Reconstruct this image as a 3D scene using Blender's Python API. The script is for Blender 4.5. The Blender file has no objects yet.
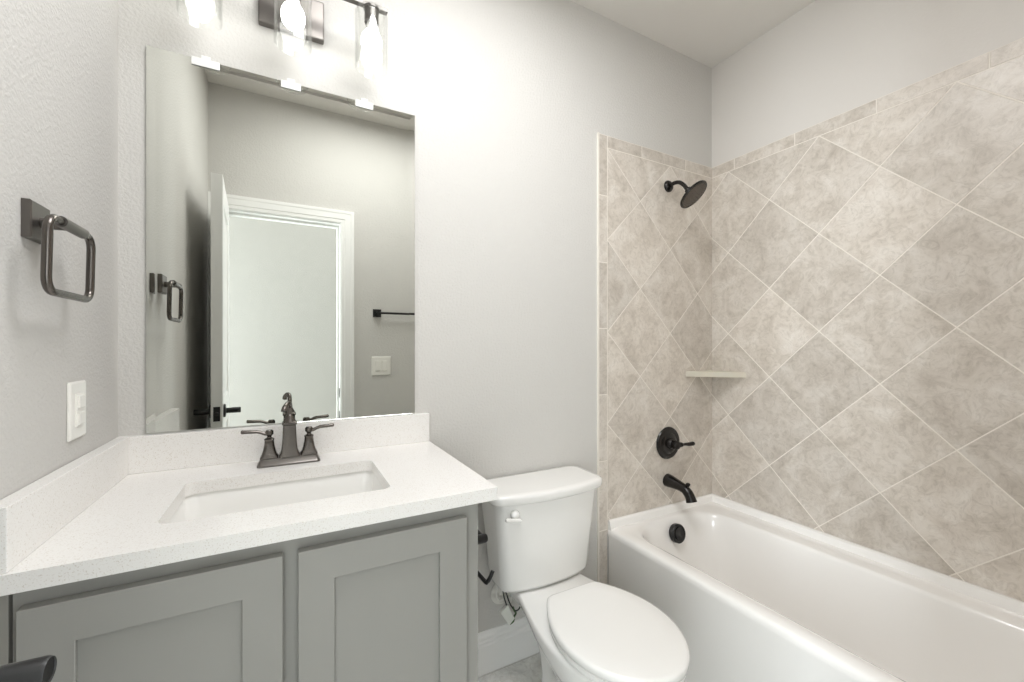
import bpy, bmesh, math, random
from mathutils import Vector, Matrix
random.seed(7)
S = bpy.context.scene
COL = S.collection
PI = math.pi

# ------------------------------------------------------------------ camera, world, lights, exposure
ROOM_W, ROOM_H, FRONT = 2.399, 2.74, -1.43
cam_d = bpy.data.cameras.new('camera')
cam = bpy.data.objects.new('camera', cam_d); COL.objects.link(cam)
cam_d.sensor_width = 36.0
cam_d.lens = 417.44 / 1024 * 36
cam_d.shift_y = 4.64 / 1024
cam_d.clip_start = 0.01
cam.location = (0.3951, -1.4658, 1.2519)
cam.rotation_euler = (PI / 2, 0, -math.radians(28.26))
S.camera = cam

w = bpy.data.worlds.new('world'); S.world = w; w.use_nodes = True
w.node_tree.nodes['Background'].inputs[0].default_value = (0.9, 0.95, 1, 1)
w.node_tree.nodes['Background'].inputs[1].default_value = 0.3

def area_light(name, loc, rot, sx, sy, power, col):
    d = bpy.data.lights.new(name, 'AREA'); d.shape = 'RECTANGLE'; d.size = sx; d.size_y = sy
    d.energy = power; d.color = col
    o = bpy.data.objects.new(name, d); o.location = loc; o.rotation_euler = rot; COL.objects.link(o)
    return o
BULB_STRENGTH = 5.5
area_light('hall_end_fill', (-1.42, -2.38, 1.3), (0, -PI / 2, 0), 1.8, 0.6, 92, (0.88, 0.95, 1.0))  # added unseen source of the hall's cool daylight, aimed to lift the tub apron
area_light('hall_overhead_fill', (0.9, -2.1, 2.70), (0, 0, 0), 0.5, 0.5, 5, (0.95, 0.97, 1.0))  # added overhead fill for the hall, no fixture known there
area_light('hall_left_fill', (-0.65, -2.73, 1.25), (PI / 2, 0, 0), 1.0, 1.6, 20, (0.84, 0.93, 1.0))  # added fill through the doorway from the left; no window is known here
area_light('hall_right_fill', (1.45, -2.73, 1.15), (PI / 2, 0, 0), 0.8, 1.9, 24, (0.88, 0.95, 1.0))  # added fill for cabinet front and left wall; no glazed door known
area_light('bath_overhead_fill', (0.85, -0.8, 2.71), (0, 0, 0), 0.8, 0.6, 17.5, (0.985, 0.988, 1.0))  # added main fill above the view, evens out the room's brightness

S.view_settings.view_transform = 'Standard'
S.view_settings.look = 'None'
S.view_settings.gamma = 1.0
S.view_settings.use_curve_mapping = False
S.view_settings.exposure = 0.34
S.cycles.caustics_reflective = False
S.cycles.max_bounces = 14
S.cycles.diffuse_bounces = 6
S.cycles.transparent_max_bounces = 24

# ------------------------------------------------------------------ helpers
def srgb(r, g, b):
    f = lambda c: (c / 12.92 if c <= 0.04045 else ((c + 0.055) / 1.055) ** 2.4)
    return (f(r / 255), f(g / 255), f(b / 255), 1)

class NT:
    def __init__(s, name):
        s.m = bpy.data.materials.new(name); s.m.use_nodes = True
        s.t = s.m.node_tree; s.p = s.t.nodes['Principled BSDF']; s.out = s.t.nodes['Material Output']
    def n(s, typ, **kw):
        x = s.t.nodes.new(typ)
        for k, v in kw.items():
            if k.startswith('_'): setattr(x, k[1:], v)
            else: x.inputs[k.replace('_', ' ')].default_value = v
        return x
    def l(s, a, b): s.t.links.new(a, b)

def simple(name, col, rough=0.5, metal=0.0, coat=0.0, bump=0.0, bscale=60, spec=0.5, mottling=0.0):
    k = NT(name); p = k.p
    p.inputs['Base Color'].default_value = col
    p.inputs['Roughness'].default_value = rough
    p.inputs['Metallic'].default_value = metal
    p.inputs['Specular IOR Level'].default_value = spec
    if coat:
        p.inputs['Coat Weight'].default_value = coat; p.inputs['Coat Roughness'].default_value = 0.04
    tc = k.n('ShaderNodeTexCoord')
    if mottling:
        nz = k.n('ShaderNodeTexNoise', Scale=9.0, Detail=4.0); k.l(tc.outputs['Object'], nz.inputs['Vector'])
        mx = k.n('ShaderNodeMix', _data_type='RGBA', _blend_type='MULTIPLY'); mx.inputs[0].default_value = mottling
        mx.inputs[6].default_value = col; k.l(nz.outputs['Color'], mx.inputs[7]); k.l(mx.outputs[2], p.inputs['Base Color'])
    if bump:
        nz = k.n('ShaderNodeTexNoise', Scale=bscale, Detail=3.0, Roughness=0.55)
        k.l(tc.outputs['Object'], nz.inputs['Vector'])
        b = k.n('ShaderNodeBump', Strength=bump, Distance=0.003)
        k.l(nz.outputs['Fac'], b.inputs['Height']); k.l(b.outputs['Normal'], p.inputs['Normal'])
    return k.m

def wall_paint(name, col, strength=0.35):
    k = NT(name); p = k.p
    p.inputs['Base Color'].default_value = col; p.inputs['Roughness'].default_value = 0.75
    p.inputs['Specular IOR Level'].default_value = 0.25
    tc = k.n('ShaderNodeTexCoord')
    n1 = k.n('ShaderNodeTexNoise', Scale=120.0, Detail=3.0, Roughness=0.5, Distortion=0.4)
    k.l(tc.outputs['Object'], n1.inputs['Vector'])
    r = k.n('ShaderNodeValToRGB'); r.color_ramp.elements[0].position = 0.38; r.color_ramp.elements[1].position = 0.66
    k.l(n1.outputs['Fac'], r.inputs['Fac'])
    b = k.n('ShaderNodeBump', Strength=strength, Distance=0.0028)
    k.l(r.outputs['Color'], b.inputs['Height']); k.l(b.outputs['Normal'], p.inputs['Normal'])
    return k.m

def tile_mat(name, base, dark, light, rough=0.38):
    k = NT(name); p = k.p
    p.inputs['Roughness'].default_value = rough; p.inputs['Specular IOR Level'].default_value = 0.6
    tc = k.n('ShaderNodeTexCoord'); at = k.n('ShaderNodeAttribute', _attribute_name='tile_tone')
    sc = k.n('ShaderNodeVectorMath', _operation='SCALE'); sc.inputs['Scale'].default_value = 23.0
    k.l(at.outputs['Vector'], sc.inputs[0])
    ad = k.n('ShaderNodeVectorMath', _operation='ADD'); k.l(tc.outputs['Object'], ad.inputs[0]); k.l(sc.outputs[0], ad.inputs[1])
    n1 = k.n('ShaderNodeTexNoise', Scale=8.0, Detail=9.0, Roughness=0.68, Distortion=0.7); k.l(ad.outputs[0], n1.inputs['Vector'])
    n2 = k.n('ShaderNodeTexNoise', Scale=26.0, Detail=9.0, Roughness=0.74, Distortion=2.2); k.l(ad.outputs[0], n2.inputs['Vector'])
    r1 = k.n('ShaderNodeValToRGB'); e = r1.color_ramp.elements
    e[0].position = 0.33; e[0].color = dark; e[1].position = 0.68; e[1].color = light
    x = e.new(0.5); x.color = base
    k.l(n1.outputs['Fac'], r1.inputs['Fac'])
    r2 = k.n('ShaderNodeValToRGB'); f = r2.color_ramp.elements
    f[0].position = 0.37; f[0].color = (0.66, 0.64, 0.61, 1); f[1].position = 0.53; f[1].color = (1, 1, 1, 1)
    k.l(n2.outputs['Fac'], r2.inputs['Fac'])
    mx = k.n('ShaderNodeMix', _data_type='RGBA', _blend_type='MULTIPLY'); mx.inputs[0].default_value = 0.5
    k.l(r1.outputs['Color'], mx.inputs[6]); k.l(r2.outputs['Color'], mx.inputs[7])
    sep = k.n('ShaderNodeSeparateXYZ'); k.l(at.outputs['Vector'], sep.inputs[0])
    mr = k.n('ShaderNodeMapRange'); mr.inputs['To Min'].default_value = 0.90; mr.inputs['To Max'].default_value = 1.07
    k.l(sep.outputs[0], mr.inputs['Value'])
    m2 = k.n('ShaderNodeVectorMath', _operation='SCALE'); k.l(mx.outputs[2], m2.inputs[0]); k.l(mr.outputs[0], m2.inputs['Scale'])
    k.l(m2.outputs[0], p.inputs['Base Color'])
    b = k.n('ShaderNodeBump', Strength=0.12, Distance=0.002); k.l(n2.outputs['Fac'], b.inputs['Height']); k.l(b.outputs['Normal'], p.inputs['Normal'])
    return k.m

def quartz_mat():
    k = NT('white_quartz'); p = k.p
    p.inputs['Roughness'].default_value = 0.22; p.inputs['Specular IOR Level'].default_value = 0.5
    tc = k.n('ShaderNodeTexCoord')
    n1 = k.n('ShaderNodeTexNoise', Scale=420.0, Detail=2.0); k.l(tc.outputs['Object'], n1.inputs['Vector'])
    r = k.n('ShaderNodeValToRGB'); e = r.color_ramp.elements
    e[0].position = 0.28; e[0].color = srgb(212, 205, 196); e[1].position = 0.42; e[1].color = srgb(238, 236, 233)
    k.l(n1.outputs['Fac'], r.inputs['Fac'])
    n2 = k.n('ShaderNodeTexVoronoi', Scale=170.0); k.l(tc.outputs['Object'], n2.inputs['Vector'])
    r2 = k.n('ShaderNodeValToRGB'); f = r2.color_ramp.elements
    f[0].position = 0.06; f[0].color = (0.85, 0.83, 0.8, 1); f[1].position = 0.15; f[1].color = (1, 1, 1, 1)
    k.l(n2.outputs['Distance'], r2.inputs['Fac'])
    mx = k.n('ShaderNodeMix', _data_type='RGBA', _blend_type='MULTIPLY'); mx.inputs[0].default_value = 0.6
    k.l(r.outputs['Color'], mx.inputs[6]); k.l(r2.outputs['Color'], mx.inputs[7]); k.l(mx.outputs[2], p.inputs['Base Color'])
    return k.m

def glass_mat():
    k = NT('clear_glass'); k.t.nodes.remove(k.p)
    lw = k.n('ShaderNodeLayerWeight', Blend=0.5)
    pw = k.n('ShaderNodeMath', _operation='POWER'); pw.inputs[1].default_value = 4.0; k.l(lw.outputs['Facing'], pw.inputs[0])
    fr = k.n('ShaderNodeMath', _operation='MULTIPLY_ADD'); fr.inputs[1].default_value = 0.6; fr.inputs[2].default_value = 0.045; k.l(pw.outputs[0], fr.inputs[0])
    tr = k.n('ShaderNodeBsdfTransparent', Color=(0.985, 0.99, 0.985, 1)); gl = k.n('ShaderNodeBsdfGlossy', Roughness=0.0)
    mx = k.n('ShaderNodeMixShader'); k.l(fr.outputs[0], mx.inputs[0]); k.l(tr.outputs[0], mx.inputs[1]); k.l(gl.outputs[0], mx.inputs[2])
    k.l(mx.outputs[0], k.out.inputs['Surface'])
    return k.m

def emit_mat(name, col, strength):
    k = NT(name); k.p.inputs['Base Color'].default_value = (0.8, 0.8, 0.8, 1)
    k.p.inputs['Emission Color'].default_value = col; k.p.inputs['Emission Strength'].default_value = strength
    return k.m

M = dict(
    wall=wall_paint('wall_paint', srgb(208, 206, 202), 0.26),
    smooth=wall_paint('smooth_wall_paint', srgb(220, 216, 211), 0.07),
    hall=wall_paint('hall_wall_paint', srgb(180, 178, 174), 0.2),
    ceil=wall_paint('ceiling_paint', srgb(224, 221, 216), 0.12),
    trim=simple('white_trim_paint', srgb(240, 240, 238), 0.35),
    cab=simple('grey_cabinet_paint', srgb(150, 149, 144), 0.42, bump=0.03, bscale=30),
    gap=simple('shadow_gap_wood', srgb(70, 68, 62), 0.8),
    filler=simple('grey_filler_paint', srgb(150, 147, 140), 0.5),
    quartz=quartz_mat(),
    porcelain=simple('white_porcelain', srgb(240, 239, 236), 0.09, coat=0.5),
    acrylic=simple('white_acrylic', srgb(243, 241, 238), 0.13, coat=0.4),
    seat=simple('white_seat_plastic', srgb(240, 239, 236), 0.2),
    bronze=simple('dark_gunmetal', srgb(104, 99, 95), 0.27, metal=1.0),
    pewter=simple('grey_gunmetal', srgb(112, 108, 104), 0.33, metal=0.9),
    black=simple('oil_rubbed_black', srgb(26, 23, 21), 0.22, metal=0.35, spec=0.6),
    matte=simple('matte_black_metal', srgb(30, 30, 30), 0.38, metal=0.3),
    face=simple('shower_face_rubber', srgb(92, 84, 76), 0.5, bump=0.6, bscale=240),
    tile=tile_mat('beige_stone_tile', srgb(211, 203, 193), srgb(192, 183, 172), srgb(225, 219, 211)),
    grout=simple('pale_grout', srgb(235, 229, 220), 0.85, bump=0.1, bscale=300),
    edge=simple('cream_edge_trim', srgb(235, 230, 220), 0.4),
    shelf=simple('cream_stone_shelf', srgb(214, 208, 194), 0.3, mottling=0.15),
    floor=tile_mat('grey_floor_tile', srgb(214, 214, 210), srgb(192, 192, 189), srgb(230, 230, 226), 0.3),
    fgrout=simple('grey_floor_grout', srgb(190, 189, 185), 0.85),
    plastic=simple('white_plastic', srgb(238, 236, 230), 0.3),
    clip=simple('clear_mirror_clip', srgb(236, 237, 235), 0.15),
    tag=simple('white_card_tag', srgb(226, 227, 220), 0.5),
    green=simple('green_cord', srgb(74, 96, 62), 0.6),
    cord=simple('dark_cord', srgb(52, 52, 50), 0.5),
    drain=simple('drain_metal', srgb(70, 68, 66), 0.25, metal=1.0),
    glass=glass_mat(),
    bulb=emit_mat('lit_bulb', (1.0, 0.985, 0.96, 1), BULB_STRENGTH),
    socket=simple('dark_socket_metal', srgb(98, 95, 92), 0.3, metal=0.8),
    ceramic=simple('bulb_collar', srgb(228, 226, 222), 0.4),
)
k = NT('mirror_silver'); k.p.inputs['Base Color'].default_value = (0.65, 0.66, 0.62, 1); k.p.inputs['Metallic'].default_value = 1
k.p.inputs['Roughness'].default_value = 0.0; M['mirror'] = k.m

def obj(name, bm, mat, parent=None, smooth=True, bevel=0.0, angle=35, seg=2):
    bmesh.ops.remove_doubles(bm, verts=bm.verts, dist=1e-6)
    bmesh.ops.recalc_face_normals(bm, faces=bm.faces)
    me = bpy.data.meshes.new(name); bm.to_mesh(me); bm.free()
    o = bpy.data.objects.new(name, me); COL.objects.link(o)
    for m in (mat if isinstance(mat, (list, tuple)) else [mat]): me.materials.append(m)
    if parent is not None: o.parent = parent
    if bevel:
        b = o.modifiers.new('bevel', 'BEVEL'); b.width = bevel; b.segments = seg; b.limit_method = 'ANGLE'; b.angle_limit = math.radians(40)
        b.harden_normals = False
    if smooth:
        for p in me.polygons: p.use_smooth = True
        me.set_sharp_from_angle(angle=math.radians(angle))
    return o

def tag(o, label=None, cat=None, group=None, kind=None):
    if label: o['label'] = label
    if cat: o['category'] = cat
    if group: o['group'] = group
    if kind: o['kind'] = kind
    return o
def thing(name, label, cat, loc, group=None):
    o = bpy.data.objects.new(name, None); COL.objects.link(o); o.location = loc; o.empty_display_size = 0.05
    return tag(o, label, cat, group)

OFF = [Vector((0, 0, 0))]
class at:                       # shapes below are given in world coordinates; a thing's parts are stored relative to its base
    def __init__(s, root): s.v = Vector(root.location)
    def __enter__(s): OFF.append(s.v)
    def __exit__(s, *a): OFF.pop()
def NB(): return bmesh.new()
def V(p): return Vector(p) - OFF[-1]

def box(bm, x0, x1, y0, y1, z0, z1):
    vs = [bm.verts.new(V((x, y, z))) for x in (x0, x1) for y in (y0, y1) for z in (z0, z1)]
    fs = [(0, 1, 3, 2), (4, 6, 7, 5), (0, 4, 5, 1), (2, 3, 7, 6), (0, 2, 6, 4), (1, 5, 7, 3)]
    return [bm.faces.new([vs[i] for i in f]) for f in fs]

def loft(bm, loops, cap0=True, cap1=True, closed=True):
    R = [[bm.verts.new(V(p)) for p in lp] for lp in loops]
    n = len(R[0])
    for a, b in zip(R, R[1:]):
        for i in range(n if closed else n - 1):
            j = (i + 1) % n
            try: bm.faces.new((a[i], a[j], b[j], b[i]))
            except ValueError: pass
    if cap0: bm.faces.new(R[0])
    if cap1: bm.faces.new(list(reversed(R[-1])))
    return R

def rrect(x0, x1, y0, y1, r, n=6):
    pts = []
    for cx, cy, a0 in ((x1 - r, y1 - r, 0), (x0 + r, y1 - r, 90), (x0 + r, y0 + r, 180), (x1 - r, y0 + r, 270)):
        for i in range(n + 1):
            a = math.radians(a0 + 90 * i / n); pts.append((cx + r * math.cos(a), cy + r * math.sin(a)))
    return pts
def at_z(pts, z): return [(x, y, z) for x, y in pts]

def frame_of(d):
    d = Vector(d).normalized()
    u = d.orthogonal().normalized() if abs(d.z) > 0.95 else d.cross(Vector((0, 0, 1))).normalized()
    return d, u, d.cross(u).normalized()
def lathe(bm, origin, axis, prof, n=32, cap0=True, cap1=True):
    d, u, v = frame_of(axis); o = Vector(origin)
    loft(bm, [[o + d * h + (u * math.cos(2 * PI * i / n) + v * math.sin(2 * PI * i / n)) * max(r, 1e-5) for i in range(n)] for r, h in prof], cap0, cap1)
def tube(bm, pts, rad, n=14, cap=True, smoothing=0):
    P = [Vector(p) for p in pts]
    if smoothing:
        q = []
        for i in range(len(P) - 1):
            p0, p1, p2, p3 = P[max(i - 1, 0)], P[i], P[i + 1], P[min(i + 2, len(P) - 1)]
            for s in range(smoothing):
                t = s / smoothing
                q.append(0.5 * ((2 * p1) + (p2 - p0) * t + (2 * p0 - 5 * p1 + 4 * p2 - p3) * t * t + (3 * p1 - p0 - 3 * p2 + p3) * t ** 3))
        q.append(P[-1])
        if not isinstance(rad, (int, float)):
            m = len(P) - 1; rr = []
            for i in range(len(q)):
                f = i / (len(q) - 1) * m; a = min(int(f), m - 1); rr.append(rad[a] + (rad[a + 1] - rad[a]) * (f - a))
            rad = rr
        P = q
    loops, u = [], None
    for i, p in enumerate(P):
        d = (P[min(i + 1, len(P) - 1)] - P[max(i - 1, 0)]).normalized()
        if u is None: _, u, v = frame_of(d)
        u = (u - d * u.dot(d)).normalized(); v = d.cross(u)
        r = rad if isinstance(rad, (int, float)) else rad[i]
        loops.append([p + (u * math.cos(2 * PI * j / n) + v * math.sin(2 * PI * j / n)) * r for j in range(n)])
    loft(bm, loops, cap, cap)
def ring(bm, pts, rad, n=12):       # closed tube
    P = [Vector(p) for p in pts]; m = len(P); loops = []
    nrm = (P[1] - P[0]).cross(P[m // 3] - P[0]).normalized()
    for i in range(m):
        d = (P[(i + 1) % m] - P[i - 1]).normalized(); s = d.cross(nrm).normalized()
        loops.append([p for p in [P[i] + (nrm * math.cos(2 * PI * j / n) + s * math.sin(2 * PI * j / n)) * rad for j in range(n)]])
    R = [[bm.verts.new(V(p)) for p in lp] for lp in loops]
    for i in range(m):
        a, b = R[i], R[(i + 1) % m]
        for j in range(n): bm.faces.new((a[j], a[(j + 1) % n], b[(j + 1) % n], b[j]))

# ------------------------------------------------------------------ the room shell
T = 0.12
HALL_Y = -2.75
def struct(name, boxes, mat, label=None, bevel=0):
    bm = NB()
    for b in boxes: box(bm, *b)
    o = obj(name, bm, mat, smooth=False, bevel=bevel); tag(o, label, None, None, 'structure'); return o
struct('ceiling', [(-1.6, 3.2, HALL_Y - T, T, ROOM_H, ROOM_H + T)], M['ceil'], 'flat off-white ceiling')
struct('wall_back', [(-T, ROOM_W + T, 0, T, -0.05, ROOM_H)], M['wall'], 'textured off-white wall behind the mirror and toilet')
struct('wall_left', [(-T, 0, FRONT - T, 0, -0.05, ROOM_H)], M['wall'], 'textured off-white wall beside the vanity')
struct('wall_right', [(ROOM_W, ROOM_W + T, FRONT - T, 0, -0.05, ROOM_H)], M['smooth'], 'off-white wall above the long side of the tub')
DX0, DX1, DZ = 0.085, 0.691, 2.033
struct('wall_front', [(0, DX0 - 0.02, FRONT - T, FRONT, -0.05, ROOM_H), (DX0 - 0.02, DX1 + 0.02, FRONT - T, FRONT, DZ + 0.02, ROOM_H),
                      (DX1 + 0.02, ROOM_W, FRONT - T, FRONT, -0.05, ROOM_H)], M['wall'], 'off-white wall around the doorway seen in the mirror')
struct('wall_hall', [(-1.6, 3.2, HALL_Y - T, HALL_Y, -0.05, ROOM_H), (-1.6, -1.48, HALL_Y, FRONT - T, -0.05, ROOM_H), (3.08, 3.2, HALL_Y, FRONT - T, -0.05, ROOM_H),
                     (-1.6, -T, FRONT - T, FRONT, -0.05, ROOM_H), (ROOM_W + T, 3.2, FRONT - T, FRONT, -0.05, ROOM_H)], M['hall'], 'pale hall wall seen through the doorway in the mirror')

# floor: rectangular tiles on grout
def clip_poly(poly, a, b, c):        # keep a*u + b*v <= c
    out = []
    for i in range(len(poly)):
        p, q = poly[i], poly[(i + 1) % len(poly)]
        dp, dq = a * p[0] + b * p[1] - c, a * q[0] + b * q[1] - c
        if dp <= 0: out.append(p)
        if dp * dq < 0:
            t = dp / (dp - dq); out.append((p[0] + (q[0] - p[0]) * t, p[1] + (q[1] - p[1]) * t))
    return out
def clip_rect(poly, u0, u1, v0, v1):
    for a, b, c in ((-1, 0, -u0), (1, 0, u1), (0, -1, -v0), (0, 1, v1)):
        if len(poly) < 3: return []
        poly = clip_poly(poly, a, b, c)
    return poly
def poly_area(p): return abs(sum(p[i - 1][0] * p[i][1] - p[i][0] * p[i - 1][1] for i in range(len(p)))) / 2
def diamonds(u0, u1, v0, v1, au, av, hu, h, g):      # corners of the diamonds sit on (au + h*m, av + h*n), m + n even
    out = []; s = h - g * 0.7071; su = hu - g * 0.7071
    for m in range(int((u0 - au) / hu) - 2, int((u1 - au) / hu) + 3):
        for n in range(int((v0 - av) / h) - 2, int((v1 - av) / h) + 3):
            if (m + n) % 2:
                cu, cv = au + hu * m, av + h * n
                p = clip_rect([(cu + su, cv), (cu, cv + s), (cu - su, cv), (cu, cv - s)], u0 + g / 2, u1 - g / 2, v0 + g / 2, v1 - g / 2)
                if len(p) > 2 and poly_area(p) > 2e-4: out.append(p)
    return out
def rect_poly(u0, u1, v0, v1, g): return [(u0 + g / 2, v0 + g / 2), (u1 - g / 2, v0 + g / 2), (u1 - g / 2, v1 - g / 2), (u0 + g / 2, v1 - g / 2)]
def tile_panel(name, mapf, slabs, polys, mats, label, back, face):
    """mapf(u, v, depth) -> world; slabs are grout rectangles, polys the tile outlines"""
    bm = NB(); lay = bm.faces.layers.float_vector.new('tile_tone')
    def prism(poly, d0, d1, mi, cham):
        rnd = Vector((random.random(), random.random(), random.random()))
        cu = sum(p[0] for p in poly) / len(poly); cv = sum(p[1] for p in poly) / len(poly)
        def ins(p, e):
            L = math.hypot(p[0] - cu, p[1] - cv); f = max(0, 1 - e / max(L, 1e-6)); return (cu + (p[0] - cu) * f, cv + (p[1] - cv) * f)
        rings = [[mapf(p[0], p[1], d0) for p in poly], [mapf(p[0], p[1], d1 - cham) for p in poly], [mapf(*ins(p, cham * 1.4), d1) for p in poly]]
        if not cham: rings = [rings[0], rings[2]]
        before = len(bm.faces)
        loft(bm, rings, True, True)
        bm.faces.ensure_lookup_table()
        for f in bm.faces[before:]: f.material_index = mi; f[lay] = rnd
    for s in slabs: prism(rect_poly(*s, 0), 0, back, 1, 0)
    for p in polys: prism(p, back * 0.3, face, 0, 0.001)
    o = obj(name, bm, mats, smooth=False); tag(o, label, None, None, 'structure'); return o
G = 0.0038
fl = []
for i in range(-4, 10):
    for j in range(-6, 3):
        u0 = 1.005 + 0.3 * i + 0.15 * 0; v0 = -0.02 + 0.6 * j + (0.3 if i % 2 else 0.0)
        p = clip_rect(rect_poly(u0, u0 + 0.3, v0, v0 + 0.6, 0.004), -1.5, 3.1, HALL_Y, 0.0)
        if len(p) > 2: fl.append(p)
tile_panel('floor', lambda u, v, d: (u, v, -0.006 + d), [(-1.5, 3.1, HALL_Y, 0)], fl, [M['floor'], M['fgrout']], 'grey stone-look tile floor', 0.004, 0.006)
struct('floor_slab', [(-1.6, 3.2, HALL_Y - T, T, -0.1, -0.006)], M['fgrout'])

# shower tile on three walls
TX0, TXI, TZI, TZ1, TUBZ = 1.621, 1.669, 2.147, 2.202, 0.4635
HD = 0.2083; HB = 0.2035
BK, FC = 0.006, 0.007
back_polys = diamonds(TXI, ROOM_W, 0.40, TZI, TXI, TZI, HB, HD, G)
zs = [0.0, 0.1226, 0.4206, 0.7317, 1.0311, 1.3292, 1.6263, 1.928, TZ1]
for a, b in zip(zs, zs[1:]): back_polys.append(rect_poly(TX0, TXI, a, b, G))
xs = [TXI, 1.883, 2.1874, ROOM_W]
for a, b in zip(xs, xs[1:]): back_polys.append(rect_poly(a, b, TZI, TZ1, G))
tile_panel('wall_tile_back', lambda u, v, d: (u, -d, v), [(TX0, TXI, 0, TZ1), (TXI, ROOM_W, 0.40, TZ1)], back_polys, [M['tile'], M['grout']],
           'beige stone tiles laid as diamonds on the shower head wall', BK, FC)
L = -FRONT
def side_polys(au, joints):
    P = diamonds(0, L, 0.40, TZI, au, TZI, HD, HD, G)
    J = [0] + joints + [L]
    for a, b in zip(J, J[1:]): P.append(rect_poly(a, b, TZI, TZ1, G))
    return P
tile_panel('wall_tile_right', lambda u, v, d: (ROOM_W - d, -u, v), [(0, L, 0.40, TZ1)], side_polys(0.100, [0.133, 0.42, 0.714, 1.008, 1.302]), [M['tile'], M['grout']],
           'beige stone tiles laid as diamonds above the long side of the tub', BK, FC)
fp = diamonds(TXI, ROOM_W, 0.40, TZI, TXI, TZI, HB, HD, G)
for a, b in zip(zs, zs[1:]): fp.append(rect_poly(TX0, TXI, a, b, G))
for a, b in zip(xs, xs[1:]): fp.append(rect_poly(a, b, TZI, TZ1, G))
tile_panel('wall_tile_front', lambda u, v, d: (u, FRONT + d, v), [(TX0, TXI, 0, TZ1), (TXI, ROOM_W, 0.40, TZ1)], fp, [M['tile'], M['grout']],
           'beige stone tiles at the foot end of the tub', BK, FC)
struct('trim_3', [(TX0 - 0.006, TX0, -0.009, 0, 0, TZ1 + 0.002)], M['edge'], 'narrow cream edge strip beside the shower tile')

# baseboards
def baseboard(name, p0, p1, nrm, label):
    prof = [(0, 0), (0.016, 0), (0.016, 0.104), (0.0135, 0.110), (0.0135, 0.118), (0.010, 0.124), (0.011, 0.130), (0.011, 0.136), (0.006, 0.144), (0.004, 0.152), (0, 0.154)]
    bm = NB(); n = Vector(nrm)
    loft(bm, [[Vector(p) + n * d + Vector((0, 0, z)) for d, z in prof] for p in (p0, p1)])
    o = obj(name, bm, M['trim'], smooth=False); tag(o, label, None, None, 'structure'); return o
baseboard('baseboard_back', (0.80, 0, 0), (TX0 - 0.006, 0, 0), (0, -1, 0), 'white moulded baseboard behind the toilet')
baseboard('baseboard_front', (0.775, FRONT, 0), (TX0, FRONT, 0), (0, 1, 0), 'white baseboard on the doorway wall')
baseboard('baseboard_hall', (-1.48, HALL_Y, 0), (3.08, HALL_Y, 0), (0, 1, 0), 'white baseboard along the hall wall')

# door casing and jamb
def casing(name, yface, ny, label):
    bm = NB(); w_ = 0.08; r = 0.004
    prof = [(0.0, 0.0), (0.0, 0.009), (0.004, 0.012), (0.022, 0.012), (0.026, 0.015), (0.058, 0.015), (0.064, 0.017), (0.080, 0.017), (0.080, 0.0)]
    rings = []
    for (cx, cz, sx, sz) in ((DX0 - r, 0, -1, 0), (DX0 - r, DZ + r, -1, 1), (DX1 + r, DZ + r, 1, 1), (DX1 + r, 0, 1, 0)):
        rings.append([(max(cx + sx * o_, 0.001), yface + ny * d, cz + sz * o_) for o_, d in prof])
    loft(bm, rings)
    return bm
bm = casing('c', FRONT, 1, '')
b2 = casing('c', FRONT - T, -1, ''); me_ = bpy.data.meshes.new('tmp'); b2.to_mesh(me_); bm.from_mesh(me_); b2.free(); bpy.data.meshes.remove(me_)
box(bm, DX0 - 0.02, DX0, FRONT - T, FRONT, 0, DZ + 0.02); box(bm, DX1, DX1 + 0.02, FRONT - T, FRONT, 0, DZ + 0.02); box(bm, DX0, DX1, FRONT - T, FRONT, DZ, DZ + 0.02)
box(bm, DX1 - 0.012, DX1, FRONT - 0.09, FRONT - 0.05, 0, DZ); box(bm, DX0, DX1 - 0.012, FRONT - 0.09, FRONT - 0.05, DZ - 0.012, DZ)
cs = obj('trim_1', bm, M['trim'], smooth=False); tag(cs, 'white moulded door casing seen in the mirror', None, None, 'structure')
for z in (0.948, 0.80):
    b = NB(); box(b, DX1 - 0.0015, DX1 + 0.0005, FRONT - 0.036, FRONT - 0.004, z - 0.03, z + 0.03); obj('strike_plate', b, M['matte'], cs, bevel=0.0008)

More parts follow.
